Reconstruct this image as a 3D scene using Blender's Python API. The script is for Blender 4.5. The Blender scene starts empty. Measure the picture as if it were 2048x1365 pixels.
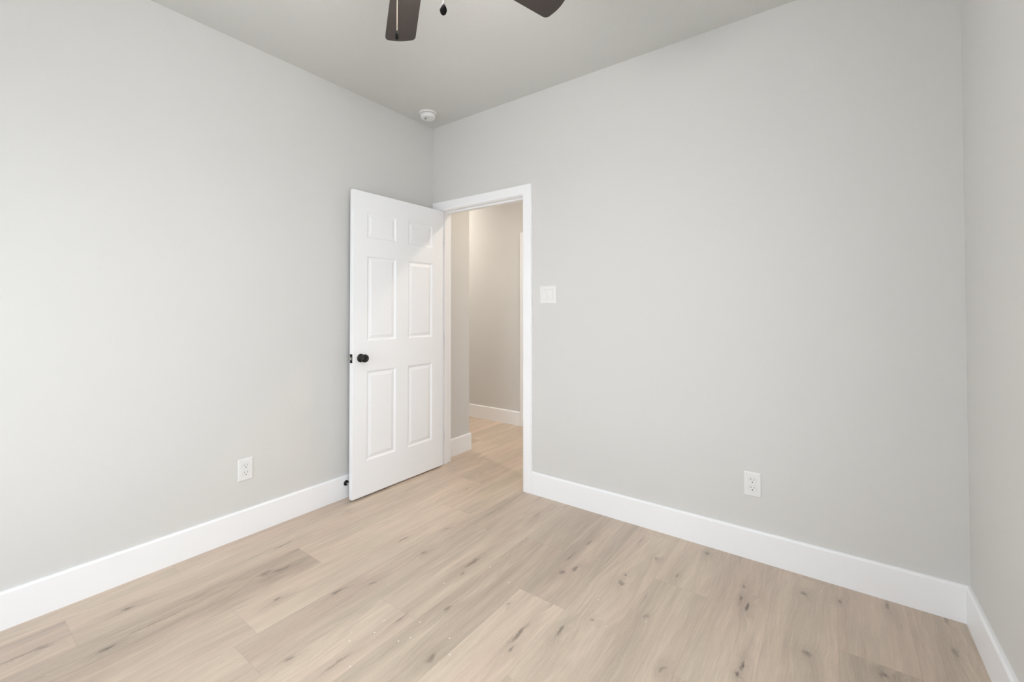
import bpy, bmesh, math, random
from mathutils import Vector, Matrix

random.seed(7)
SC = bpy.context.scene
COL = SC.collection

# ------------------------------------------------------------------ camera
W, H, RY = 3.06, 2.7395, -3.25          # room width (x), height, rear wall (y)
cam_d = bpy.data.cameras.new('camera')
cam_d.sensor_fit = 'HORIZONTAL'
cam_d.sensor_width = 36.0
cam_d.lens = 870.01 / 2048.0 * 36.0
cam_d.shift_y = -74.9 / 2048.0
cam_d.clip_start = 0.02
cam = bpy.data.objects.new('camera', cam_d)
COL.objects.link(cam)
R = Vector((0.80574165, 0.59226642, -0.00093815))
U = Vector((0.00980642, -0.01175721, 0.99988279))
F = Vector((-0.59218598, 0.80565641, 0.01528128))
m = Matrix((R, U, -F)).transposed().to_4x4()
m.translation = Vector((2.62691618, -2.48353657, 1.24541062))
cam.matrix_world = m
SC.camera = cam

# ------------------------------------------------------------------ sky, daylight, exposure
SC.view_settings.view_transform = 'Standard'
SC.view_settings.look = 'None'
SC.view_settings.gamma = 1.0
SC.view_settings.use_curve_mapping = False
SC.view_settings.exposure = 0.0
WORLD_STRENGTH = 6.85
wd = bpy.data.worlds.new('overcast_sky')
SC.world = wd
wd.use_nodes = True
bg = wd.node_tree.nodes['Background']
bg.inputs['Color'].default_value = (0.89, 0.95, 1.0, 1)
bg.inputs['Strength'].default_value = WORLD_STRENGTH
SC.cycles.max_bounces = 14
SC.cycles.diffuse_bounces = 10
SC.cycles.use_denoising = True
SC.cycles.sample_clamp_indirect = 6.0
WIN = (0.65, 2.10, 0.42, 1.98)          # x0, x1, z0, z1 of the window in the rear wall
WIR = (-2.60, -1.55, 0.50, 1.98)        # y0, y1, z0, z1 of the window in the right wall
def portal(loc, rot, sx, sz):            # sampling portal for the sky, gives no light of its own
    pd = bpy.data.lights.new('window_portal', 'AREA')
    pd.shape = 'RECTANGLE'
    pd.size, pd.size_y = sx, sz
    pd.cycles.is_portal = True
    po = bpy.data.objects.new('window_portal', pd)
    COL.objects.link(po)
    po.location = loc
    po.rotation_euler = rot
H90 = math.radians(90)
if WIN:
    portal(((WIN[0] + WIN[1]) / 2, RY - 0.13, (WIN[2] + WIN[3]) / 2), (H90, 0, 0), WIN[1] - WIN[0], WIN[3] - WIN[2])
if WIR:
    portal((W + 0.13, (WIR[0] + WIR[1]) / 2, (WIR[2] + WIR[3]) / 2), (H90, 0, H90), WIR[1] - WIR[0], WIR[3] - WIR[2])
HALL_LAMP = 330.0
FAN_LAMP = 70.0

# ------------------------------------------------------------------ node helpers
def newmat(name):
    mt = bpy.data.materials.new(name)
    mt.use_nodes = True
    nt = mt.node_tree
    return mt, nt, nt.nodes['Principled BSDF']

def node(nt, typ, **kw):
    n = nt.nodes.new(typ)
    for k, v in kw.items():
        setattr(n, k, v)
    return n

def math_n(nt, op, a, b=None, c=None, clamp=False):
    n = nt.nodes.new('ShaderNodeMath')
    n.operation = op
    n.use_clamp = clamp
    for i, v in enumerate((a, b, c)):
        if v is None:
            continue
        if isinstance(v, (int, float)):
            n.inputs[i].default_value = v
        else:
            nt.links.new(v, n.inputs[i])
    return n.outputs[0]

def vmath(nt, op, a, b):
    n = nt.nodes.new('ShaderNodeVectorMath')
    n.operation = op
    for i, v in enumerate((a, b)):
        if isinstance(v, (tuple, list)):
            n.inputs[i].default_value = v
        else:
            nt.links.new(v, n.inputs[i])
    return n.outputs['Value' if op in ('LENGTH', 'DOT_PRODUCT') else 'Vector']

def maprange(nt, v, a, b, c, d, smooth=False):
    n = nt.nodes.new('ShaderNodeMapRange')
    if smooth:
        n.interpolation_type = 'SMOOTHSTEP'
    nt.links.new(v, n.inputs['Value'])
    for k, x in zip(('From Min', 'From Max', 'To Min', 'To Max'), (a, b, c, d)):
        n.inputs[k].default_value = x
    return n.outputs['Result']

def noise(nt, vec, scale, detail=3, rough=0.5, dist=0.0):
    n = nt.nodes.new('ShaderNodeTexNoise')
    nt.links.new(vec, n.inputs['Vector'])
    n.inputs['Scale'].default_value = scale
    n.inputs['Detail'].default_value = detail
    n.inputs['Roughness'].default_value = rough
    n.inputs['Distortion'].default_value = dist
    return n.outputs['Fac']

def mixcol(nt, fac, a, b, blend='MIX'):
    n = nt.nodes.new('ShaderNodeMix')
    n.data_type = 'RGBA'
    n.blend_type = blend
    for s, v in ((n.inputs[0], fac), (n.inputs[6], a), (n.inputs[7], b)):
        if isinstance(v, (int, float)):
            s.default_value = v
        elif isinstance(v, (tuple, list)):
            s.default_value = (*v, 1) if len(v) == 3 else v
        else:
            nt.links.new(v, s)
    return n.outputs[2]

def plain(name, col, rough=0.5, metal=0.0, spec=0.5, bump=None):
    mt, nt, b = newmat(name)
    b.inputs['Base Color'].default_value = (*col, 1)
    b.inputs['Roughness'].default_value = rough
    b.inputs['Metallic'].default_value = metal
    b.inputs['Specular IOR Level'].default_value = spec
    tc = node(nt, 'ShaderNodeTexCoord').outputs['Object']
    if bump:
        sc, st, dist = bump
        bn = node(nt, 'ShaderNodeBump')
        bn.inputs['Strength'].default_value = st
        bn.inputs['Distance'].default_value = dist
        nt.links.new(noise(nt, tc, sc, 4, 0.55), bn.inputs['Height'])
        nt.links.new(bn.outputs[0], b.inputs['Normal'])
    # a trace of unevenness in the sheen so no surface is perfectly uniform
    rr = maprange(nt, noise(nt, tc, 9.0, 2), 0.3, 0.7, max(rough - 0.03, 0.02), min(rough + 0.03, 1))
    nt.links.new(rr, b.inputs['Roughness'])
    return mt

M = {}
M['wall'] = plain('wall_paint', (0.67, 0.667, 0.655), 0.75, spec=0.25, bump=(260, 0.12, 0.002))
M['ceiling'] = plain('ceiling_paint', (0.63, 0.63, 0.615), 0.9, spec=0.15, bump=(170, 0.3, 0.004))
M['trim'] = plain('white_trim_paint', (0.90, 0.91, 0.935), 0.38, spec=0.4)
M['door'] = plain('white_door_paint', (0.895, 0.91, 0.94), 0.42, spec=0.4)
M['plastic'] = plain('white_plastic', (0.80, 0.80, 0.80), 0.35)
M['slot'] = plain('dark_slot', (0.10, 0.10, 0.10), 0.6)
M['bronze'] = plain('dark_bronze', (0.035, 0.033, 0.032), 0.28, metal=0.75)
M['nickel'] = plain('satin_nickel', (0.55, 0.54, 0.52), 0.3, metal=1.0)
M['rubber'] = plain('grey_rubber', (0.28, 0.28, 0.28), 0.6)
M['chain'] = plain('brass_chain', (0.78, 0.68, 0.55), 0.35, metal=0.7)
M['fan_metal'] = plain('fan_metal', (0.04, 0.037, 0.035), 0.35, metal=0.6)
M['pull_dark'] = plain('dark_wood_pull', (0.012, 0.011, 0.011), 0.8, spec=0.1)
M['gap'] = plain('plastic_gap', (0.55, 0.55, 0.55), 0.5)
M['outside'] = plain('concrete_patio', (0.72, 0.72, 0.71), 0.95)
M['shade_grey'] = plain('sensor_grey', (0.30, 0.30, 0.30), 0.5)

# fan blade: dark walnut veneer
mt, nt, b = newmat('fan_blade_wood')
tc = node(nt, 'ShaderNodeTexCoord').outputs['Object']
g = noise(nt, vmath(nt, 'MULTIPLY', tc, (3.0, 90.0, 20.0)), 1.0, 4, 0.6)
nt.links.new(mixcol(nt, g, (0.030, 0.023, 0.021), (0.052, 0.040, 0.036)), b.inputs['Base Color'])
b.inputs['Roughness'].default_value = 0.5
M['blade'] = mt

# window glass: clear, with its reflections
mt, nt, b = newmat('window_glass')
out = nt.nodes['Material Output']
nt.nodes.remove(b)
tr = node(nt, 'ShaderNodeBsdfTransparent')
gl = node(nt, 'ShaderNodeBsdfGlossy')
gl.inputs['Roughness'].default_value = 0.02
mx = node(nt, 'ShaderNodeMixShader')
mx.inputs[0].default_value = 0.06
nt.links.new(tr.outputs[0], mx.inputs[1])
nt.links.new(gl.outputs[0], mx.inputs[2])
nt.links.new(mx.outputs[0], out.inputs['Surface'])
M['glass'] = mt

# hall lamp lenses: a neutral and a warm one
for key, lc, k in (('lamp_neutral', (1.0, 0.91, 0.81, 1), 1.15), ('lamp_warm', (1.0, 0.85, 0.68, 1), 0.95)):
    mt, nt, b = newmat('hall_' + key)
    b.inputs['Base Color'].default_value = (0.9, 0.9, 0.9, 1)
    b.inputs['Emission Color'].default_value = lc
    b.inputs['Emission Strength'].default_value = HALL_LAMP * k
    M[key] = mt

# frosted bowl of the fan lamp, lit
mt, nt, b = newmat('frosted_glass_lit')
b.inputs['Base Color'].default_value = (0.85, 0.85, 0.83, 1)
b.inputs['Emission Color'].default_value = (1.0, 0.98, 0.95, 1)
b.inputs['Emission Strength'].default_value = FAN_LAMP
M['frost'] = mt

# floor: vinyl oak planks. Each plank face carries its own tone and texture offset.
KNOTS = [  # x, y, half width, half length, darkness
    (0.2433, -1.9604, 0.0120, 0.0300, 0.60),
    (0.4640, -2.0640, 0.0120, 0.0250, 0.60),
    (0.2710, -2.1967, 0.0100, 0.0300, 0.55),
    (0.4406, -1.9095, 0.0060, 0.1600, 0.42),
    (0.2592, -2.2316, 0.0080, 0.0900, 0.45),
    (0.4543, -1.4980, 0.0160, 0.0400, 0.50),
    (0.4831, -1.4375, 0.0140, 0.0500, 0.45),
    (0.2716, -1.3274, 0.0100, 0.0700, 0.50),
    (0.6872, -1.5532, 0.0120, 0.0300, 0.50),
    (0.8523, -1.3701, 0.0100, 0.0450, 0.60),
    (0.9240, -1.2475, 0.0120, 0.0300, 0.40),
    (1.0532, -1.6888, 0.0090, 0.0250, 0.60),
    (1.2073, -1.6030, 0.0080, 0.0700, 0.45),
    (0.7396, -0.9098, 0.0120, 0.0600, 0.45),
    (0.8450, -0.6916, 0.0070, 0.0180, 0.50),
    (0.9283, -0.9405, 0.0140, 0.0250, 0.40),
    (1.1868, -0.8552, 0.0130, 0.0750, 0.55),
    (1.2056, -0.9476, 0.0100, 0.0220, 0.50),
    (1.2154, -1.3206, 0.0080, 0.0500, 0.50),
    (1.6445, -1.1067, 0.0120, 0.0850, 0.60),
    (1.6637, -1.1873, 0.0100, 0.0200, 0.55),
    (1.4588, -1.3858, 0.0140, 0.0300, 0.50),
    (1.3244, -1.1643, 0.0160, 0.0300, 0.40),
    (1.7653, -0.9988, 0.0090, 0.0350, 0.65),
    (1.5097, -0.9940, 0.0070, 0.0140, 0.50),
    (1.5837, -0.6657, 0.0140, 0.0300, 0.60),
    (1.6183, -0.6008, 0.0140, 0.0300, 0.50),
    (1.5475, -0.5318, 0.0060, 0.0500, 0.45),
    (1.8403, -0.5761, 0.0180, 0.0200, 0.50),
    (1.8344, -0.5014, 0.0080, 0.0120, 0.55),
    (1.9060, -0.2801, 0.0120, 0.0140, 0.45),
    (2.1010, -0.0873, 0.0160, 0.0300, 0.50),
    (2.0309, -0.3622, 0.0100, 0.0250, 0.40),
    (1.8404, -0.8695, 0.0120, 0.0140, 0.50),
    (2.0051, -0.7240, 0.0140, 0.0200, 0.35),
    (2.1404, -0.9452, 0.0160, 0.0180, 0.45),
    (2.2980, -0.3767, 0.0090, 0.0250, 0.75),
    (2.3292, -0.4088, 0.0090, 0.0400, 0.80),
    (2.3629, -0.7637, 0.0070, 0.0400, 0.70),
    (2.3557, -0.8181, 0.0090, 0.0200, 0.65),
    (2.2916, -0.2677, 0.0070, 0.0200, 0.50),
    (2.5165, -0.1716, 0.0160, 0.0200, 0.50),
    (2.5410, -0.5699, 0.0200, 0.0220, 0.45),
    (2.6447, -0.1466, 0.0100, 0.0120, 0.45),
    (2.8020, -0.0584, 0.0100, 0.0400, 0.45),
    (2.9781, -0.2494, 0.0120, 0.0450, 0.50),
    (2.7572, -0.5186, 0.0200, 0.0140, 0.55),
    (2.9844, -0.0379, 0.0060, 0.0600, 0.40),
    (1.5694, -0.3400, 0.0080, 0.0500, 0.45),
    (0.5668, -0.2068, 0.0060, 0.0600, 0.40),
    (1.1711, -0.2426, 0.0070, 0.0700, 0.40),
    (0.0952, -0.8163, 0.0060, 0.0500, 0.30)
]
SPECKS = [
    (1.1520, -1.5116, 0.0028),
    (1.1671, -1.3665, 0.0028),
    (1.1914, -1.4293, 0.0028),
    (1.3236, -1.3641, 0.0028),
    (1.2900, -1.2868, 0.0028),
    (1.4450, -1.2782, 0.0028),
    (1.2581, -1.5791, 0.0028),
    (1.5011, -1.3353, 0.0028),
    (1.3008, -1.4025, 0.0028),
    (1.1917, -1.0558, 0.0028),
    (1.4243, -0.8763, 0.0028),
    (1.2802, -0.8333, 0.0028),
    (1.6750, -0.4602, 0.0021),
    (1.8980, -0.8684, 0.0021),
    (2.0149, -0.7520, 0.0021),
    (1.8064, -0.7411, 0.0021),
    (0.9889, -1.2089, 0.0021),
    (2.5781, -0.1096, 0.0021),
    (2.6104, -0.1989, 0.0021),
    (1.1174, -1.4803, 0.0021),
    (1.2946, -0.9064, 0.0016)
]
mt, nt, b = newmat('oak_vinyl_planks')
tc = node(nt, 'ShaderNodeTexCoord').outputs['Object']
tone = node(nt, 'ShaderNodeAttribute', attribute_name='tone').outputs['Fac']
off = node(nt, 'ShaderNodeAttribute', attribute_name='offset').outputs['Vector']
uvn = node(nt, 'ShaderNodeAttribute', attribute_name='edge').outputs['Vector']
# knots and cracks at the places where the planks show them; ragged outline from two noises
def noise_vec(scale, detail, amp):
    dn = node(nt, 'ShaderNodeTexNoise')
    nt.links.new(vmath(nt, 'MULTIPLY', tc, scale), dn.inputs['Vector'])
    dn.inputs['Scale'].default_value = 1.0
    dn.inputs['Detail'].default_value = detail
    return vmath(nt, 'MULTIPLY', vmath(nt, 'SUBTRACT', dn.outputs['Color'], (0.5, 0.5, 0.5)), amp)
dvec = vmath(nt, 'ADD', noise_vec((30.0, 16.0, 1.0), 2.0, (0.034, 0.05, 0.0)), noise_vec((110.0, 45.0, 1.0), 3.0, (0.013, 0.03, 0.0)))
Pk = vmath(nt, 'MULTIPLY', vmath(nt, 'ADD', tc, dvec), (1, 1, 0))
knot = halo = None
for (kx, ky, a, l, s) in KNOTS:
    d = vmath(nt, 'LENGTH', vmath(nt, 'MULTIPLY', vmath(nt, 'SUBTRACT', Pk, (kx, ky, 0)), (1 / a, 1 / l, 0)), (0, 0, 0))
    k = maprange(nt, d, 0.15, 1.1, s * 1.1, 0.0, True)
    h = maprange(nt, d, 0.0, 4.5, s, 0.0, True)
    knot = k if knot is None else math_n(nt, 'MAXIMUM', knot, k)
    halo = h if halo is None else math_n(nt, 'MAXIMUM', halo, h)
P = vmath(nt, 'ADD', tc, off)
warp = noise(nt, vmath(nt, 'MULTIPLY', P, (5.0, 1.6, 1.0)), 1.0, 2)
cx = node(nt, 'ShaderNodeCombineXYZ')
nt.links.new(math_n(nt, 'ADD', maprange(nt, warp, 0, 1, -0.035, 0.035), math_n(nt, 'MULTIPLY', halo, 0.035)), cx.inputs['X'])   # the grain bends round the knots
Pw = vmath(nt, 'ADD', P, cx.outputs[0])
broad = noise(nt, vmath(nt, 'MULTIPLY', Pw, (12.0, 0.9, 1.0)), 1.0, 3, 0.55)
mid = noise(nt, vmath(nt, 'MULTIPLY', Pw, (42.0, 2.4, 1.0)), 1.0, 4, 0.65)
fine = noise(nt, vmath(nt, 'MULTIPLY', Pw, (300.0, 9.0, 1.0)), 1.0, 3, 0.6)
speck = noise(nt, vmath(nt, 'MULTIPLY', Pw, (520.0, 130.0, 1.0)), 1.0, 2, 0.6)
streak = noise(nt, vmath(nt, 'MULTIPLY', Pw, (34.0, 3.4, 1.0)), 1.0, 3, 0.55)
ringn = noise(nt, vmath(nt, 'MULTIPLY', Pw, (5.5, 0.75, 1.0)), 1.0, 2, 0.5)
rings = math_n(nt, 'SINE', math_n(nt, 'MULTIPLY', ringn, 95.0))          # cathedral figure
ringamp = maprange(nt, noise(nt, vmath(nt, 'MULTIPLY', P, (4.0, 0.7, 1.0)), 1.0, 1), 0.45, 0.62, 0.0, 0.035, True)
val = math_n(nt, 'ADD', maprange(nt, broad, 0.3, 0.7, -0.13, 0.10), maprange(nt, mid, 0.3, 0.7, -0.09, 0.08))
val = math_n(nt, 'ADD', val, maprange(nt, fine, 0.3, 0.7, -0.075, 0.075))
val = math_n(nt, 'ADD', val, maprange(nt, speck, 0.3, 0.7, -0.04, 0.04))
val = math_n(nt, 'ADD', val, math_n(nt, 'MULTIPLY', rings, ringamp))
val = math_n(nt, 'SUBTRACT', val, maprange(nt, streak, 0.64, 0.80, 0.0, 0.24, True))
val = math_n(nt, 'SUBTRACT', val, math_n(nt, 'MULTIPLY', halo, 0.20))
val = math_n(nt, 'ADD', math_n(nt, 'ADD', val, 1.02), math_n(nt, 'SUBTRACT', tone, 1.0))
hue = maprange(nt, noise(nt, vmath(nt, 'MULTIPLY', P, (6.0, 0.8, 1.0)), 1.0, 2), 0.35, 0.65, 0, 1)
basecol = mixcol(nt, hue, (0.575, 0.458, 0.374), (0.556, 0.466, 0.372))
col = mixcol(nt, 1.0, basecol, val, 'MULTIPLY')
kfac = math_n(nt, 'MULTIPLY', knot, maprange(nt, fine, 0.35, 0.6, 0.55, 1.0), None, True)
col = mixcol(nt, kfac, col, (0.060, 0.046, 0.038))
Pf = vmath(nt, 'MULTIPLY', tc, (1, 1, 0))
acc = None
for (kx, ky, r) in SPECKS:
    d = vmath(nt, 'LENGTH', vmath(nt, 'SUBTRACT', Pf, (kx, ky, 0)), (0, 0, 0))
    k = maprange(nt, d, r * 0.7, r * 1.1, 1.0, 0.0)
    acc = k if acc is None else math_n(nt, 'MAXIMUM', acc, k)
if acc is not None:
    col = mixcol(nt, acc, col, (0.9, 0.89, 0.86))
# micro-bevel line at plank edges ('edge' holds distances to the four edges, min in x)
sep = node(nt, 'ShaderNodeSeparateXYZ')
nt.links.new(uvn, sep.inputs[0])
ex = math_n(nt, 'MINIMUM', sep.outputs[0], sep.outputs[1])
line = maprange(nt, ex, 0.0003, 0.0016, 0.20, 0.0)
col = mixcol(nt, line, col, (0.12, 0.09, 0.07))
nt.links.new(col, b.inputs['Base Color'])
rg = maprange(nt, mid, 0.3, 0.7, 0.30, 0.42)
nt.links.new(rg, b.inputs['Roughness'])
b.inputs['Specular IOR Level'].default_value = 0.5
bn = node(nt, 'ShaderNodeBump')
bn.inputs['Strength'].default_value = 0.08
bn.inputs['Distance'].default_value = 0.001
nt.links.new(fine, bn.inputs['Height'])
nt.links.new(bn.outputs[0], b.inputs['Normal'])
M['floor'] = mt

# ------------------------------------------------------------------ mesh helpers
def obj(name, bm, mat, parent=None, smooth=False, kind=None, bevel=0.0, seg=2):
    """Links bm (in world coordinates) as one mesh object; a child keeps the same place."""
    bmesh.ops.recalc_face_normals(bm, faces=bm.faces)
    me = bpy.data.meshes.new(name)
    bm.to_mesh(me)
    bm.free()
    if mat:
        me.materials.append(mat)
    if smooth:
        for p in me.polygons:
            p.use_smooth = True
    o = bpy.data.objects.new(name, me)
    COL.objects.link(o)
    org = world_org(parent) if parent else None
    if parent:
        me.transform(Matrix.Translation(-org))
        o.parent = parent
    if bevel:
        md = o.modifiers.new('bevel', 'BEVEL')
        md.width = bevel
        md.segments = seg
        md.limit_method = 'ANGLE'
        md.angle_limit = math.radians(40)
    if kind:
        o['kind'] = kind
    return o

def world_org(o):
    v = Vector((0, 0, 0))
    while o:
        v += o.location
        o = o.parent
    return v

def empty(name, loc, label=None, cat=None, group=None, kind=None):
    o = bpy.data.objects.new(name, None)
    o.empty_display_size = 0.05
    COL.objects.link(o)
    o.location = loc
    if label: o['label'] = label
    if cat: o['category'] = cat
    if group: o['group'] = group
    if kind: o['kind'] = kind
    return o

def box(bm, x0, x1, y0, y1, z0, z1):
    r = bmesh.ops.create_cube(bm, size=1.0)
    for v in r['verts']:
        v.co = Vector((x0 + (v.co.x + .5) * (x1 - x0), y0 + (v.co.y + .5) * (y1 - y0), z0 + (v.co.z + .5) * (z1 - z0)))
    return r['verts']

def bx(*a):
    bm = bmesh.new()
    box(bm, *a)
    return bm

def extrude_profile(bm, prof, p0, p1, nrm, m0=0.0, m1=0.0):
    """prof = [(depth along nrm, z)], swept from p0 to p1 on the floor plan; m0/m1 mitre the ends
    (end shifts along the run by m * depth)."""
    p0, p1, nrm = Vector((*p0, 0)), Vector((*p1, 0)), Vector((*nrm, 0))
    t = (p1 - p0).normalized()
    a = [bm.verts.new(p0 + nrm * d + t * (m0 * d) + Vector((0, 0, z))) for d, z in prof]
    c = [bm.verts.new(p1 + nrm * d + t * (m1 * d) + Vector((0, 0, z))) for d, z in prof]
    n = len(prof)
    for i in range(n):
        bm.faces.new((a[i], a[(i + 1) % n], c[(i + 1) % n], c[i]))
    bm.faces.new(a[::-1])
    bm.faces.new(c)

def lathe(bm, prof, origin, axis, seg=32):
    """prof = [(r, h)] turned about axis through origin."""
    axis = Vector(axis).normalized()
    ref = Vector((0, 0, 1)) if abs(axis.z) < 0.9 else Vector((1, 0, 0))
    e1 = axis.cross(ref).normalized()
    e2 = axis.cross(e1)
    origin = Vector(origin)
    rings = []
    for r, h in prof:
        if r < 1e-6:
            rings.append([bm.verts.new(origin + axis * h)])
        else:
            rings.append([bm.verts.new(origin + axis * h + (e1 * math.cos(2 * math.pi * i / seg) + e2 * math.sin(2 * math.pi * i / seg)) * r) for i in range(seg)])
    for A, B in zip(rings, rings[1:]):
        for i in range(seg):
            j = (i + 1) % seg
            if len(A) == 1 and len(B) == 1: continue
            if len(A) == 1: bm.faces.new((A[0], B[i], B[j]))
            elif len(B) == 1: bm.faces.new((A[i], A[j], B[0]))
            else: bm.faces.new((A[i], A[j], B[j], B[i]))
    for rg in (rings[0], rings[-1]):
        if len(rg) > 1:
            bm.faces.new(rg)

# ------------------------------------------------------------------ floor
XS = [-2.12, -1.915, -1.69, -1.46, -1.23, -1.005, -0.775, -0.548, -0.322, -0.095, 0.132, 0.36, 0.59, 0.832, 1.048, 1.266, 1.493, 1.722, 1.952, 2.18, 2.407, 2.635, 2.862, 3.09, 3.3]
JOINT = {10: -0.905, 11: -1.296, 12: -1.70, 13: -1.78, 14: -1.288, 15: -0.50, 16: -0.881, 17: -1.285, 18: -0.452, 19: -0.95, 20: -0.042, 21: -0.475, 22: -1.0, 9: -0.52, 8: 0.70}
TONE = {10: (1.0, 1.0, 0.98), 11: (0.84, 1.05, 0.92), 12: (0.96, 1.06, 0.99), 13: (1.02, 0.95, 1.0), 14: (1.05, 1.04, 0.97),
        15: (0.93, 0.96, 1.0), 16: (1.12, 0.92, 0.98), 17: (0.95, 1.05, 1.0), 18: (0.97, 1.05, 1.0), 19: (0.99, 0.98, 1.0),
        20: (0.97, 0.92, 1.0), 21: (0.87, 0.97, 1.0), 22: (0.93, 0.95, 1.0)}
bm = bmesh.new()
lt = bm.faces.layers.float.new('tone')
lo = bm.faces.layers.float_vector.new('offset')
le = bm.loops.layers.float_vector.new('edge')
le2 = None
Y0, Y1 = RY - 0.12, 1.49
EDGE = []
for i in range(len(XS) - 1):
    j = JOINT.get(i, random.uniform(-1.2, 0))
    ys = [j]
    while ys[0] > Y0: ys.insert(0, ys[0] - 1.2192)
    while ys[-1] < Y1: ys.append(ys[-1] + 1.2192)
    for k in range(len(ys) - 1):
        a, c = max(ys[k], Y0), min(ys[k + 1], Y1)
        if c - a < 1e-4: continue
        x0, x1 = XS[i], XS[i + 1]
        xm, ym = (x0 + x1) / 2, (a + c) / 2
        rel = round((ys[k] - j) / 1.2192)     # -1: before the joint, 0: after it, 1: next
        tn = TONE.get(i, (None,) * 3)
        t = tn[rel + 1] if -1 <= rel <= 1 and tn[rel + 1] else random.uniform(0.92, 1.06)
        o3 = (random.uniform(0, 40), random.uniform(0, 40), random.uniform(0, 40))
        # split each plank along both middles so distance-to-edge interpolates exactly
        g = [[bm.verts.new((x, y, 0)) for y in (a, ym, c)] for x in (x0, xm, x1)]
        hx, hy = (x1 - x0) / 2, (c - a) / 2
        E = [[(0 if p != 1 else hx, 0 if q != 1 else hy, 0) for q in range(3)] for p in range(3)]
        for p in range(2):
            for q in range(2):
                f = bm.faces.new((g[p][q], g[p + 1][q], g[p + 1][q + 1], g[p][q + 1]))
                f[lt] = t
                f[lo] = o3
                for lp, (pp, qq) in zip(f.loops, ((p, q), (p + 1, q), (p + 1, q + 1), (p, q + 1))):
                    lp[le] = Vector(E[pp][qq])
        # plank thickness skirt
fl = bmesh.ops.extrude_face_region(bm, geom=list(bm.faces))
for v in [e for e in fl['geom'] if isinstance(e, bmesh.types.BMVert)]:
    v.co.z -= 0.006
me = bpy.data.meshes.new('floor')
bmesh.ops.recalc_face_normals(bm, faces=bm.faces)
bm.to_mesh(me); bm.free()
me.materials.append(M['floor'])
floor = bpy.data.objects.new('floor', me)
COL.objects.link(floor)
floor['kind'] = 'structure'

# ------------------------------------------------------------------ shell
JL, JR, JH = 0.082, 0.900, 2.045        # clear door opening
WT = 0.125                              # thickness of the wall with the door
HY = 1.365                              # hall far wall face
S = 'structure'
obj('ceiling', bx(-2.12, W + .12, RY - .12, HY + .12, H, H + .1), M['ceiling'], kind=S)
obj('wall_left', bx(-.12, 0, RY - .12, .44, 0, H), M['wall'], kind=S)
bm = bmesh.new()
def xz_wall(bm, y0, y1, x0, x1, z0, z1, hole, swap=False):
    hx0, hx1, hz0, hz1 = hole
    xs, zs = [x0, hx0, hx1, x1], sorted({z0, hz0, hz1, z1})
    def solid(i, k):
        return not (xs[i] >= hx0 - 1e-6 and xs[i + 1] <= hx1 + 1e-6 and zs[k] >= hz0 - 1e-6 and zs[k + 1] <= hz1 + 1e-6)
    V = {}
    def v(i, k, y):
        key = (i, k, y)
        if key not in V: V[key] = bm.verts.new((y, xs[i], zs[k]) if swap else (xs[i], y, zs[k]))
        return V[key]
    nx, nz = len(xs) - 1, len(zs) - 1
    for i in range(nx):
        for k in range(nz):
            if not solid(i, k): continue
            for y in (y0, y1):
                bm.faces.new((v(i, k, y), v(i + 1, k, y), v(i + 1, k + 1, y), v(i, k + 1, y)))
            for (di, dk, e) in ((-1, 0, ((i, k), (i, k + 1))), (1, 0, ((i + 1, k), (i + 1, k + 1))), (0, -1, ((i, k), (i + 1, k))), (0, 1, ((i, k + 1), (i + 1, k + 1)))):
                ii, kk = i + di, k + dk
                if 0 <= ii < nx and 0 <= kk < nz and solid(ii, kk): continue
                (a, b_), (c, d) = e
                bm.faces.new((v(a, b_, y0), v(c, d, y0), v(c, d, y1), v(a, b_, y1)))
xz_wall(bm, 0, WT, 0, W, 0, H, (JL - .018, JR + .018, 0, JH + .018))
obj('wall_back', bm, M['wall'], kind=S)
bm = bmesh.new()
if WIR:
    xz_wall(bm, W, W + .12, RY - .12, HY + .12, 0, H, WIR, True)
else:
    box(bm, W, W + .12, RY - .12, HY + .12, 0, H)
obj('wall_right', bm, M['wall'], kind=S)
bm = bmesh.new()
if WIN:
    xz_wall(bm, RY - .12, RY, 0, W, 0, H, WIN)
else:
    box(bm, 0, W, RY - .12, RY, 0, H)
obj('wall_rear', bm, M['wall'], kind=S)
obj('wall_hall_far', bx(-2.12, W, HY, HY + .12, 0, H), M['wall'], kind=S)
obj('wall_hall_near', bx(-2.12, -.12, .32, .44, 0, H), M['wall'], kind=S)
obj('wall_hall_end', bx(-2.12, -2.0, .44, HY, 0, H), M['wall'], kind=S)

# windows behind and beside the viewer: place(along, out, z) maps to the world
def window(name, a0, a1, z0, z1, P):
    wn = empty(name, P((a0 + a1) / 2, .06, z0), kind=S)
    def pbox(bm, u0, u1, d0, d1, w0, w1):
        for v in box(bm, u0, u1, d0, d1, w0, w1):
            v.co = P(*v.co)
    bm = bmesh.new()
    zm = (z0 + z1) / 2
    for q in ((a0, a0 + .05, z0, z1), (a1 - .05, a1, z0, z1), (a0 + .05, a1 - .05, z0, z0 + .05), (a0 + .05, a1 - .05, z1 - .05, z1), (a0 + .05, a1 - .05, zm - .02, zm + .02)):
        pbox(bm, q[0], q[1], .05, .10, q[2], q[3])
    obj('window_frame', bm, M['trim'], wn)
    bm = bmesh.new(); pbox(bm, a0 + .05, a1 - .05, .072, .078, z0 + .05, z1 - .05)
    obj('window_pane', bm, M['glass'], wn)
    bm = bmesh.new(); pbox(bm, a0 - .04, a1 + .04, -.03, 0, z0 - .03, z0)
    obj('window_sill', bm, M['trim'], wn)
if WIN:
    window('window_1', *WIN, lambda u, d, z: Vector((u, RY - d, z)))
if WIR:
    window('window_2', *WIR, lambda u, d, z: Vector((W + d, u, z)))
obj('ground', bx(-25, 28, -30, 25, -.45, -.30), M['outside'], kind=S)

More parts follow.
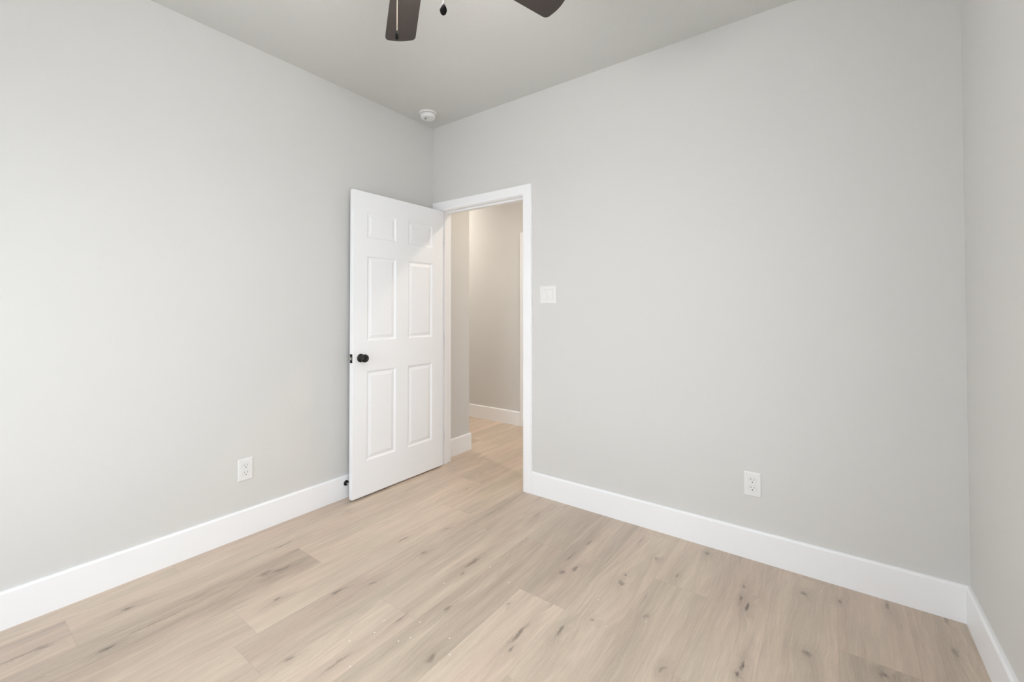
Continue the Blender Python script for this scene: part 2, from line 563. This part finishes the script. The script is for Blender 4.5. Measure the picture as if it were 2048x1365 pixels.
# ------------------------------------------------------------------ baseboards
BT, BH = 0.015, 0.1477
prof = [(0, 0), (BT, 0), (BT, BH - .0085), (BT - .001, BH - .0070), (BT - .0050, BH - .0015), (BT - .0060, BH), (0, BH)]
def base(name, runs):
    bm = bmesh.new()
    for r in runs:
        extrude_profile(bm, prof, *r)
    return obj(name, bm, M['trim'], kind=S)
CR = 0.975                              # outer edge of the right casing leg
base('baseboard_left', [((0, RY), (0, -.0), (1, 0), 1, -1)])
base('baseboard_back', [((CR, 0), (W, 0), (0, -1), 0, -1)])
base('baseboard_right', [((W, 0), (W, RY), (-1, 0), 1, -1)])
base('baseboard_rear', [((W, RY), (0, RY), (0, 1), 1, -1)])
base('baseboard_hall_near', [((0, WT), (0, .44), (1, 0), 0, 1), ((0, .44), (-2, .44), (0, 1), -1, 0)])
base('baseboard_hall_far', [((-.088, HY), (-2, HY), (0, -1), 0, 0)])

# ------------------------------------------------------------------ door frame
tr1 = empty('trim_1', (0.49, 0, 0), kind=S)
bm = bmesh.new()
box(bm, JL - .018, JL, 0, WT, 0, JH + .018)
box(bm, JR, JR + .018, 0, WT, 0, JH + .018)
box(bm, JL, JR, 0, WT, JH, JH + .018)
obj('door_jamb', bm, M['trim'], tr1, bevel=.0015)
bm = bmesh.new()
sy0, sy1 = .040, .075
box(bm, JL, JL + .012, sy0, sy1, 0, JH)
box(bm, JR - .012, JR, sy0, sy1, 0, JH)
box(bm, JL + .012, JR - .012, sy0, sy1, JH - .012, JH)
obj('stop_moulding', bm, M['trim'], tr1, bevel=.002)
def casing_set(nm, parent, x_in0, x_in1, z_in, w, y_face, ydir, xo0=None, th=0.017):
    """flat casing with an eased outer edge, mitred corners; three mesh runs in one casing"""
    pr = [(0, 0), (0, th - .004), (.004, th - .001), (.012, th), (w - .006, th), (w - .001, th - .005), (w, th - .009), (w, 0)]
    bm = bmesh.new()
    xo0 = x_in0 - w if xo0 is None else xo0
    s0 = (x_in0 - xo0) / w
    def ring(fn):
        return [bm.verts.new(fn(d, h)) for d, h in pr]
    yy = lambda h: y_face + ydir * h
    rings = [ring(lambda d, h: (x_in0 - d * s0, yy(h), 0)), ring(lambda d, h: (x_in0 - d * s0, yy(h), z_in + d)),
             ring(lambda d, h: (x_in1 + d, yy(h), z_in + d)), ring(lambda d, h: (x_in1 + d, yy(h), 0))]
    for A, B in zip(rings, rings[1:]):
        for i in range(len(pr)):
            j = (i + 1) % len(pr)
            bm.faces.new((A[i], A[j], B[j], B[i]))
    bm.faces.new(rings[0]); bm.faces.new(rings[-1])
    return obj(nm, bm, M['trim'], parent)
casing_set('door_casing', tr1, JL - .005, JR + .005, JH + .004, .070, 0, -1, xo0=.004)

# hall door on the far wall (closed) and its casing
tr2 = empty('trim_2', (0.40, HY, 0), kind=S)
casing_set('door_casing', tr2, -.018, .80, 2.02, .070, HY, -1)

# ------------------------------------------------------------------ six-panel doors
def panel_face(bm, w, h, ox, oz, toworld, xs, zs, flip):
    """stile-and-rail face with raised panels. xs, zs: alternating solid/panel cuts."""
    def V(x, z, d): return bm.verts.new(toworld(x, z, d))
    steps = [(0.0, 0.0), (0.004, -0.002), (0.010, -0.0075), (0.016, -0.0085), (0.020, -0.0075), (0.036, -0.0025), (0.038, -0.002)]
    grid = [[V(x, z, 0) for z in zs] for x in xs]
    for i in range(len(xs) - 1):
        for k in range(len(zs) - 1):
            q = (grid[i][k], grid[i + 1][k], grid[i + 1][k + 1], grid[i][k + 1])
            if i % 2 == 1 and k % 2 == 1:
                prev = list(q)
                for ins, dep in steps[1:]:
                    x0, x1, z0, z1 = xs[i] + ins, xs[i + 1] - ins, zs[k] + ins, zs[k + 1] - ins
                    cur = [V(x0, z0, dep), V(x1, z0, dep), V(x1, z1, dep), V(x0, z1, dep)]
                    for a in range(4):
                        bm.faces.new((prev[a], prev[(a + 1) % 4], cur[(a + 1) % 4], cur[a]))
                    prev = cur
                bm.faces.new(prev)
            else:
                bm.faces.new(q)
    return grid

def six_panel_leaf(w, h, th, place, first, second):
    """leaf: u from hinge side 0..w, z 0..h, d: +out of the visible face. place(u, z, d)->world"""
    bm = bmesh.new()
    us = [0, first, first + .241, first + .241 + .108, w - .106, w]
    zs = [0, .228, .826, 1.028, 1.600, 1.722, 1.896, h]
    gA = panel_face(bm, w, h, 0, 0, lambda x, z, d: place(x, z, d), us, zs, False)
    gB = panel_face(bm, w, h, 0, 0, lambda x, z, d: place(x, z, -th - d), us, zs, True)
    nu, nz = len(us), len(zs)
    for i in range(nu - 1):
        for k in (0, nz - 1):
            bm.faces.new((gA[i][k], gA[i + 1][k], gB[i + 1][k], gB[i][k]))
    for k in range(nz - 1):
        for i in (0, nu - 1):
            bm.faces.new((gA[i][k], gA[i][k + 1], gB[i][k + 1], gB[i][k]))
    return bm

DX, DW, DH, DT, DG = 0.1153, 0.8128, 2.030, 0.035, 0.012   # visible face at x = DX, hinge end at y ~ 0
ang = 0.0028
ca, sa = math.cos(ang), math.sin(ang)
def place1(u, z, d):
    return Vector((DX - u * sa + d * ca, -.0005 - u * ca - d * sa, DG + z))
d1 = empty('door_1', (DX - DT, 0.0, DG), kind=S)
d1['label'] = 'open white six-panel bedroom door with dark round knob'
obj('leaf', six_panel_leaf(DW, DH, DT, place1, .116, None), M['door'], d1, bevel=.0012, seg=1)
def knob_at(parent, base_pt, axis, name='door_knob'):
    bm = bmesh.new()
    lathe(bm, [(0, 0), (.0285, 0), (.0285, .004), (.026, .008), (.020, .0105), (.013, .012), (.0105, .016), (.0105, .026),
               (.015, .029), (.0225, .034), (.0265, .041), (.0272, .047), (.025, .054), (.019, .0595), (.0125, .0615), (.0115, .0595), (.006, .0590), (0, .0590)], base_pt, axis, 40)
    return obj(name, bm, M['bronze'], parent, smooth=True)
kz = .930 - DG
knob_at(d1, place1(DW - .060, kz, 0), (ca, -sa, 0))
knob_at(d1, place1(DW - .060, kz, -DT), (-ca, sa, 0))
# latch face plate on the free edge, with its bolt
bm = bmesh.new()
def edge_box(bm, d0, d1_, z0, z1, out):
    vs = box(bm, 0, 1, 0, 1, 0, 1)
    for v in vs:
        v.co = place1(DW + (out if v.co.x > .5 else -.001), z0 + (z1 - z0) * v.co.z, d0 + (d1_ - d0) * v.co.y)
edge_box(bm, -DT + .005, -.004, kz - .0285, kz + .0285, .0012)
lp = obj('latch_plate', bm, M['bronze'], d1)
bm = bmesh.new()
edge_box(bm, -.0245, -.0085, kz - .010, kz + .010, .010)
obj('latch_bolt', bm, M['nickel'], lp, bevel=.002)
# hinges: leaf plates and barrel at the hinge edge
for hz in (.20, 1.0, 1.80):
    bm = bmesh.new()
    lathe(bm, [(0, -.045), (.0055, -.045), (.0055, .045), (.004, .049), (0, .049)], (JL - .001, -.0065, DG + hz), (0, 0, 1), 14)
    box(bm, JL - .0003, JL + .0012, -.004, .030, DG + hz - .044, DG + hz + .044)
    obj('hinge', bm, M['bronze'], d1, smooth=False)

# closed hall door
d2 = empty('door_2', (-.01, HY - .004, DG), kind=S)
def place2(u, z, d):
    return Vector((-.012 + u, HY - .006 - d, DG + z))
obj('leaf', six_panel_leaf(.806, 2.0, .0055, lambda u, z, d: place2(u, z, max(d, -.0055) if d > -.0055 else -.0055), .116, None), M['door'], d2)

# ------------------------------------------------------------------ door stop on the left baseboard
ds = empty('door_stop', (BT, -.794, .099), 'small dark door stop with metal rod on the left white baseboard behind the open door', 'door stop')
bm = bmesh.new()
lathe(bm, [(0, 0), (.0178, 0), (.0178, .0025), (.015, .006), (.008, .0085), (0, .009)], (BT, -.794, .099), (1, 0, 0), 28)
obj('rosette', bm, M['bronze'], ds, smooth=True)
bm = bmesh.new()
lathe(bm, [(0, .005), (.0052, .005), (.0052, .048), (0, .048)], (BT, -.794, .099), (1, 0, 0), 20)
obj('rod', bm, M['nickel'], ds, smooth=False)
bm = bmesh.new()
lathe(bm, [(0, .046), (.0085, .046), (.0085, .058), (.0075, .0605), (0, .0615)], (BT, -.794, .099), (1, 0, 0), 24)
obj('rubber_tip', bm, M['rubber'], ds, smooth=False)

# ------------------------------------------------------------------ wall plates
def plate_bm(place, w, h, th=.006):
    bm = bmesh.new()
    rings = []
    for ins, d in ((0, 0), (0, .0022), (.0035, th - .0006), (.006, th)):
        rings.append([bm.verts.new(place(u, v, d)) for u, v in ((-w / 2 + ins, -h / 2 + ins), (w / 2 - ins, -h / 2 + ins), (w / 2 - ins, h / 2 - ins), (-w / 2 + ins, h / 2 - ins))])
    for A, B in zip(rings, rings[1:]):
        for i in range(4):
            bm.faces.new((A[i], A[(i + 1) % 4], B[(i + 1) % 4], B[i]))
    bm.faces.new(rings[0]); bm.faces.new(rings[-1])
    return bm

def prism(bm, pts, place, d0, d1_):
    A = [bm.verts.new(place(u, v, d0)) for u, v in pts]
    B = [bm.verts.new(place(u, v, d1_)) for u, v in pts]
    n = len(pts)
    for i in range(n):
        bm.faces.new((A[i], A[(i + 1) % n], B[(i + 1) % n], B[i]))
    bm.faces.new(A); bm.faces.new(B)

def outlet(place, loc, label):
    t = empty('wall_outlet', loc, label, 'outlet', 'white duplex wall outlets')
    w, h = .0765, .1205
    obj('cover_plate', plate_bm(place, w, h), M['plastic'], t)
    for s in (1, -1):
        cz = s * .0195
        pts = []
        for k in range(32):                                   # round face cut flat top and bottom
            a = 2 * math.pi * k / 32
            pts.append((.0172 * math.cos(a), cz + max(-.0143, min(.0143, .0172 * math.sin(a)))))
        bm = bmesh.new()
        prism(bm, [(u * 1.07, cz + (v - cz) * 1.07) for u, v in pts], place, .0058, .00615)
        g = obj('receptacle_gap', bm, M['gap'], t)
        bm = bmesh.new()
        prism(bm, pts, place, .0058, .0078)
        r = obj('receptacle', bm, M['plastic'], t)
        g.parent = r
        bm = bmesh.new()
        prism(bm, [(-.0078, cz + .0005), (-.0055, cz + .0005), (-.0055, cz + .0095), (-.0078, cz + .0095)], place, .0070, .0081)
        prism(bm, [(.0055, cz + .001), (.0078, cz + .001), (.0078, cz + .009), (.0055, cz + .009)], place, .0070, .0081)
        prism(bm, [(.0030 * math.cos(a * math.pi / 8), cz - .0072 + .0032 * math.sin(a * math.pi / 8)) for a in range(16)], place, .0070, .0081)
        obj('slots', bm, M['slot'], r)
    bm = bmesh.new()
    prism(bm, [(.0032 * math.cos(a * math.pi / 8), .0032 * math.sin(a * math.pi / 8)) for a in range(16)], place, .0058, .0068)
    obj('screw', bm, M['plastic'], t)
    return t
outlet(lambda u, v, d: Vector((d, -1.4055 + u, .3655 + v)), (0, -1.4055, .3655), 'white outlet low on the left wall, left of the open door')
outlet(lambda u, v, d: Vector((2.2985 + u, -d, .3715 + v)), (2.2985, 0, .3715), 'white outlet low on the wall to the right of the doorway')

sx, sz = 1.1002, 1.3492
sw = empty('light_switch', (sx, 0, sz), 'square white double rocker light switch on the wall right of the door casing', 'light switch')
pl = lambda u, v, d: Vector((sx + u, -d, sz + v))
obj('cover_plate', plate_bm(pl, .123, .1195), M['plastic'], sw)
for s in (-1, 1):
    c = s * .023
    bm = bmesh.new()
    prism(bm, [(c - .0175, -.0345), (c + .0175, -.0345), (c + .0175, .0345), (c - .0175, .0345)], pl, .0058, .0062)
    g = obj('rocker_gap', bm, M['gap'], sw)
    bm = bmesh.new()
    hi, lo_ = (.0085, .0062) if s > 0 else (.0062, .0085)
    A = [bm.verts.new(pl(u, v, .0055)) for u, v in ((c - .0165, -.0333), (c + .0165, -.0333), (c + .0165, .0333), (c - .0165, .0333))]
    B = [bm.verts.new(pl(u, v, d)) for u, v, d in ((c - .0165, -.0333, lo_), (c + .0165, -.0333, lo_), (c + .0165, .0333, hi), (c - .0165, .0333, hi))]
    for i in range(4):
        bm.faces.new((A[i], A[(i + 1) % 4], B[(i + 1) % 4], B[i]))
    bm.faces.new(A); bm.faces.new(B)
    r = obj('rocker', bm, M['plastic'], sw)
    g.parent = r

# ------------------------------------------------------------------ smoke detector
sdx, sdy = .180, -.225
sd = empty('smoke_detector', (sdx, sdy, H), 'round white smoke detector on the ceiling near the corner above the open door', 'smoke detector')
dn_ = (0, 0, -1)
bm = bmesh.new()
lathe(bm, [(0, 0), (.0665, 0), (.0665, .009), (.064, .012), (0, .012)], (sdx, sdy, H), dn_, 48)
obj('mounting_base', bm, M['plastic'], sd, bevel=.001)
bm = bmesh.new()
lathe(bm, [(0, .012), (.0545, .012), (.0545, .0155), (.059, .0165), (.059, .025), (.056, .034), (.050, .042), (.044, .045), (.034, .0445), (.032, .0435), (.031, .0445), (0, .046)], (sdx, sdy, H), dn_, 48)
body = obj('housing', bm, M['plastic'], sd, smooth=True)
bm = bmesh.new()
lathe(bm, [(0, .0450), (.008, .0450), (.008, .048), (.006, .0490), (0, .0495)], (sdx - .008, sdy - .016, H), dn_, 24)
obj('test_button', bm, M['shade_grey'], sd)
bm = bmesh.new()
for k in range(10):
    a0 = math.radians(200 + k * 14); a1 = a0 + math.radians(8)
    q = [bm.verts.new((sdx + r_ * math.cos(a), sdy + r_ * math.sin(a), H - .0458)) for r_, a in ((.022, a0), (.028, a0), (.028, a1), (.022, a1))]
    q2 = [bm.verts.new(v.co - Vector((0, 0, .0006))) for v in q]
    for i in range(4): bm.faces.new((q[i], q[(i + 1) % 4], q2[(i + 1) % 4], q2[i]))
    bm.faces.new(q); bm.faces.new(q2)
obj('vent_slots', bm, M['shade_grey'], sd)

# ------------------------------------------------------------------ ceiling fan
FX, FY, FZ = 1.600, -1.590, 2.435        # hub axis and blade height
fan = empty('ceiling_fan', (FX, FY, H), 'dark ceiling fan with five brown blades and two pull chains hanging from the ceiling', 'ceiling fan')
bm = bmesh.new()
lathe(bm, [(0, 0), (.068, 0), (.068, .012), (.060, .040), (.035, .058), (.016, .062), (0, .062)], (FX, FY, H), dn_, 40)
obj('canopy', bm, M['fan_metal'], fan, smooth=True)
bm = bmesh.new()
lathe(bm, [(0, .055), (.0125, .055), (.0125, .19), (0, .19)], (FX, FY, H), dn_, 24)
obj('downrod', bm, M['fan_metal'], fan, smooth=False)
bm = bmesh.new()
lathe(bm, [(0, .175), (.030, .175), (.060, .190), (.098, .205), (.108, .225), (.108, .275), (.098, .298), (.070, .312), (0, .312)], (FX, FY, H), dn_, 48)
obj('motor_housing', bm, M['fan_metal'], fan, smooth=True)
bm = bmesh.new()
lathe(bm, [(0, .312), (.050, .312), (.052, .320), (.052, .372), (.046, .382), (0, .382)], (FX, FY, H), dn_, 40)
obj('switch_housing', bm, M['fan_metal'], fan, smooth=True)
bm = bmesh.new()
lathe(bm, [(0, .382), (.055, .382), (.095, .392), (.112, .410), (.108, .432), (.085, .458), (.050, .474), (.015, .480), (0, .480)], (FX, FY, H), dn_, 48)
obj('light_bowl', bm, M['frost'], fan, smooth=True)
BL, B0 = 0.604, 0.150                    # blade tip radius, blade root radius
def blade_bm(L0, L1):
    bm = bmesh.new()
    pts = []
    wr, wt = .050, .0645                  # half widths at root and tip
    pts += [(L0, -wr), (L0 + .3 * (L1 - L0), -wr - .45 * (wt - wr)), (L1 - .04, -wt)]
    rc = .022
    for k in range(8):
        a = -math.pi / 2 + k / 7 * math.pi / 2 * .86
        pts.append((L1 - .006 - rc + rc * math.cos(a), -wt + rc + rc * math.sin(a)))
    for k in range(7):
        y = (-1 + 2 * (k + 1) / 8) * (wt - rc)
        pts.append((L1 - .006 + .006 * (1 - (y / (wt - rc)) ** 2), y))
    for k in range(8):
        a = math.pi / 2 * .14 + k / 7 * math.pi / 2 * .86
        pts.append((L1 - .006 - rc + rc * math.cos(a), wt - rc + rc * math.sin(a)))
    pts += [(L1 - .04, wt), (L0 + .3 * (L1 - L0), wr + .45 * (wt - wr)), (L0, wr)]
    A = [bm.verts.new((x, y, -.003)) for x, y in pts]
    B = [bm.verts.new((x, y, .003)) for x, y in pts]
    n = len(pts)
    for i in range(n):
        bm.faces.new((A[i], A[(i + 1) % n], B[(i + 1) % n], B[i]))
    bm.faces.new(A); bm.faces.new(B[::-1])
    bmesh.ops.recalc_face_normals(bm, faces=bm.faces)
    return bm
bme = bpy.data.meshes.new('blade'); t_ = blade_bm(B0, BL); t_.to_mesh(bme); t_.free(); bme.materials.append(M['blade'])
bm = bmesh.new()
def ring_pts(pts, z0, z1):
    A = [bm.verts.new((x, y, z0)) for x, y in pts]; B = [bm.verts.new((x, y, z1)) for x, y in pts]
    n = len(pts)
    for i in range(n): bm.faces.new((A[i], A[(i + 1) % n], B[(i + 1) % n], B[i]))
    bm.faces.new(A); bm.faces.new(B)
ring_pts([(.085, -.018), (.13, -.014), (.17, -.030), (.235, -.026), (.25, 0), (.235, .026), (.17, .030), (.13, .014), (.085, .018)], -.0075, -.0032)
bmesh.ops.recalc_face_normals(bm, faces=bm.faces)
bke = bpy.data.meshes.new('blade_bracket'); bm.to_mesh(bke); bm.free(); bke.materials.append(M['fan_metal'])
A0 = 145.1
for k in range(5):
    o = bpy.data.objects.new('blade', bme)
    COL.objects.link(o)
    o.parent = fan
    o.location = (0, 0, FZ - H)
    o.rotation_euler = (Matrix.Rotation(math.radians(A0 - 72 * k), 4, 'Z') @ Matrix.Rotation(math.radians(-11), 4, 'X')).to_euler()
    q = bpy.data.objects.new('blade_bracket', bke)
    COL.objects.link(q)
    q.parent = o
def chain(px, py, z0, z1, label, oval):
    bm = bmesh.new()
    n = int((z0 - z1) / .0042)
    for i in range(n):                                       # beaded chain
        bmesh.ops.create_icosphere(bm, subdivisions=1, radius=.0017, matrix=Matrix.Translation((px, py, z0 - (i + .5) * (z0 - z1) / n)))
    lathe(bm, [(0, z1), (.0007, z1), (.0007, z0), (0, z0)], (px, py, 0), (0, 0, 1), 6)
    c = obj('pull_chain', bm, M['chain'], fan, smooth=True)
    bm = bmesh.new()
    if oval:
        lathe(bm, [(0, 0), (.003, .001), (.0075, .008), (.0105, .017), (.0105, .022), (.008, .029), (.004, .033), (0, .034)], (px, py, z1), dn_, 20)
    else:
        lathe(bm, [(0, 0), (.0028, .001), (.0030, .008), (.0045, .011), (.0048, .020), (.003, .024), (0, .025)], (px, py, z1), dn_, 16)
    obj('pull_knob', bm, M['pull_dark'], c, smooth=True)
CH = [
    (1.6519, -1.7004, 2.4100, 2.0305, None, False),
    (1.7220, -1.5897, 2.4100, 2.1414, None, True)
]
for a in CH:
    chain(*a)

# ------------------------------------------------------------------ hall ceiling lamps (out of view, they light the hall)
for k, (lx, ly, lab) in enumerate(((-1.40, .84, 'round recessed hall lamp left of the doorway'), (.95, .86, 'round recessed hall lamp right of the doorway'))):
    t = empty('recessed_lamp', (lx, ly, H), lab, 'ceiling lamp', 'hall ceiling lamps')
    bm = bmesh.new()
    lathe(bm, [(.075, 0), (.092, 0), (.090, .006), (.078, .008), (.075, .004)], (lx, ly, H), dn_, 40)
    for f in [f for f in bm.faces if len(f.verts) > 4]: bm.faces.remove(f)
    obj('trim_ring', bm, M['plastic'], t, smooth=True)
    bm = bmesh.new()
    lathe(bm, [(0, .0005), (.0745, .0005), (.0745, .003), (0, .003)], (lx, ly, H), dn_, 40)
    obj('lens', bm, M[('lamp_neutral', 'lamp_warm')[k]], t)
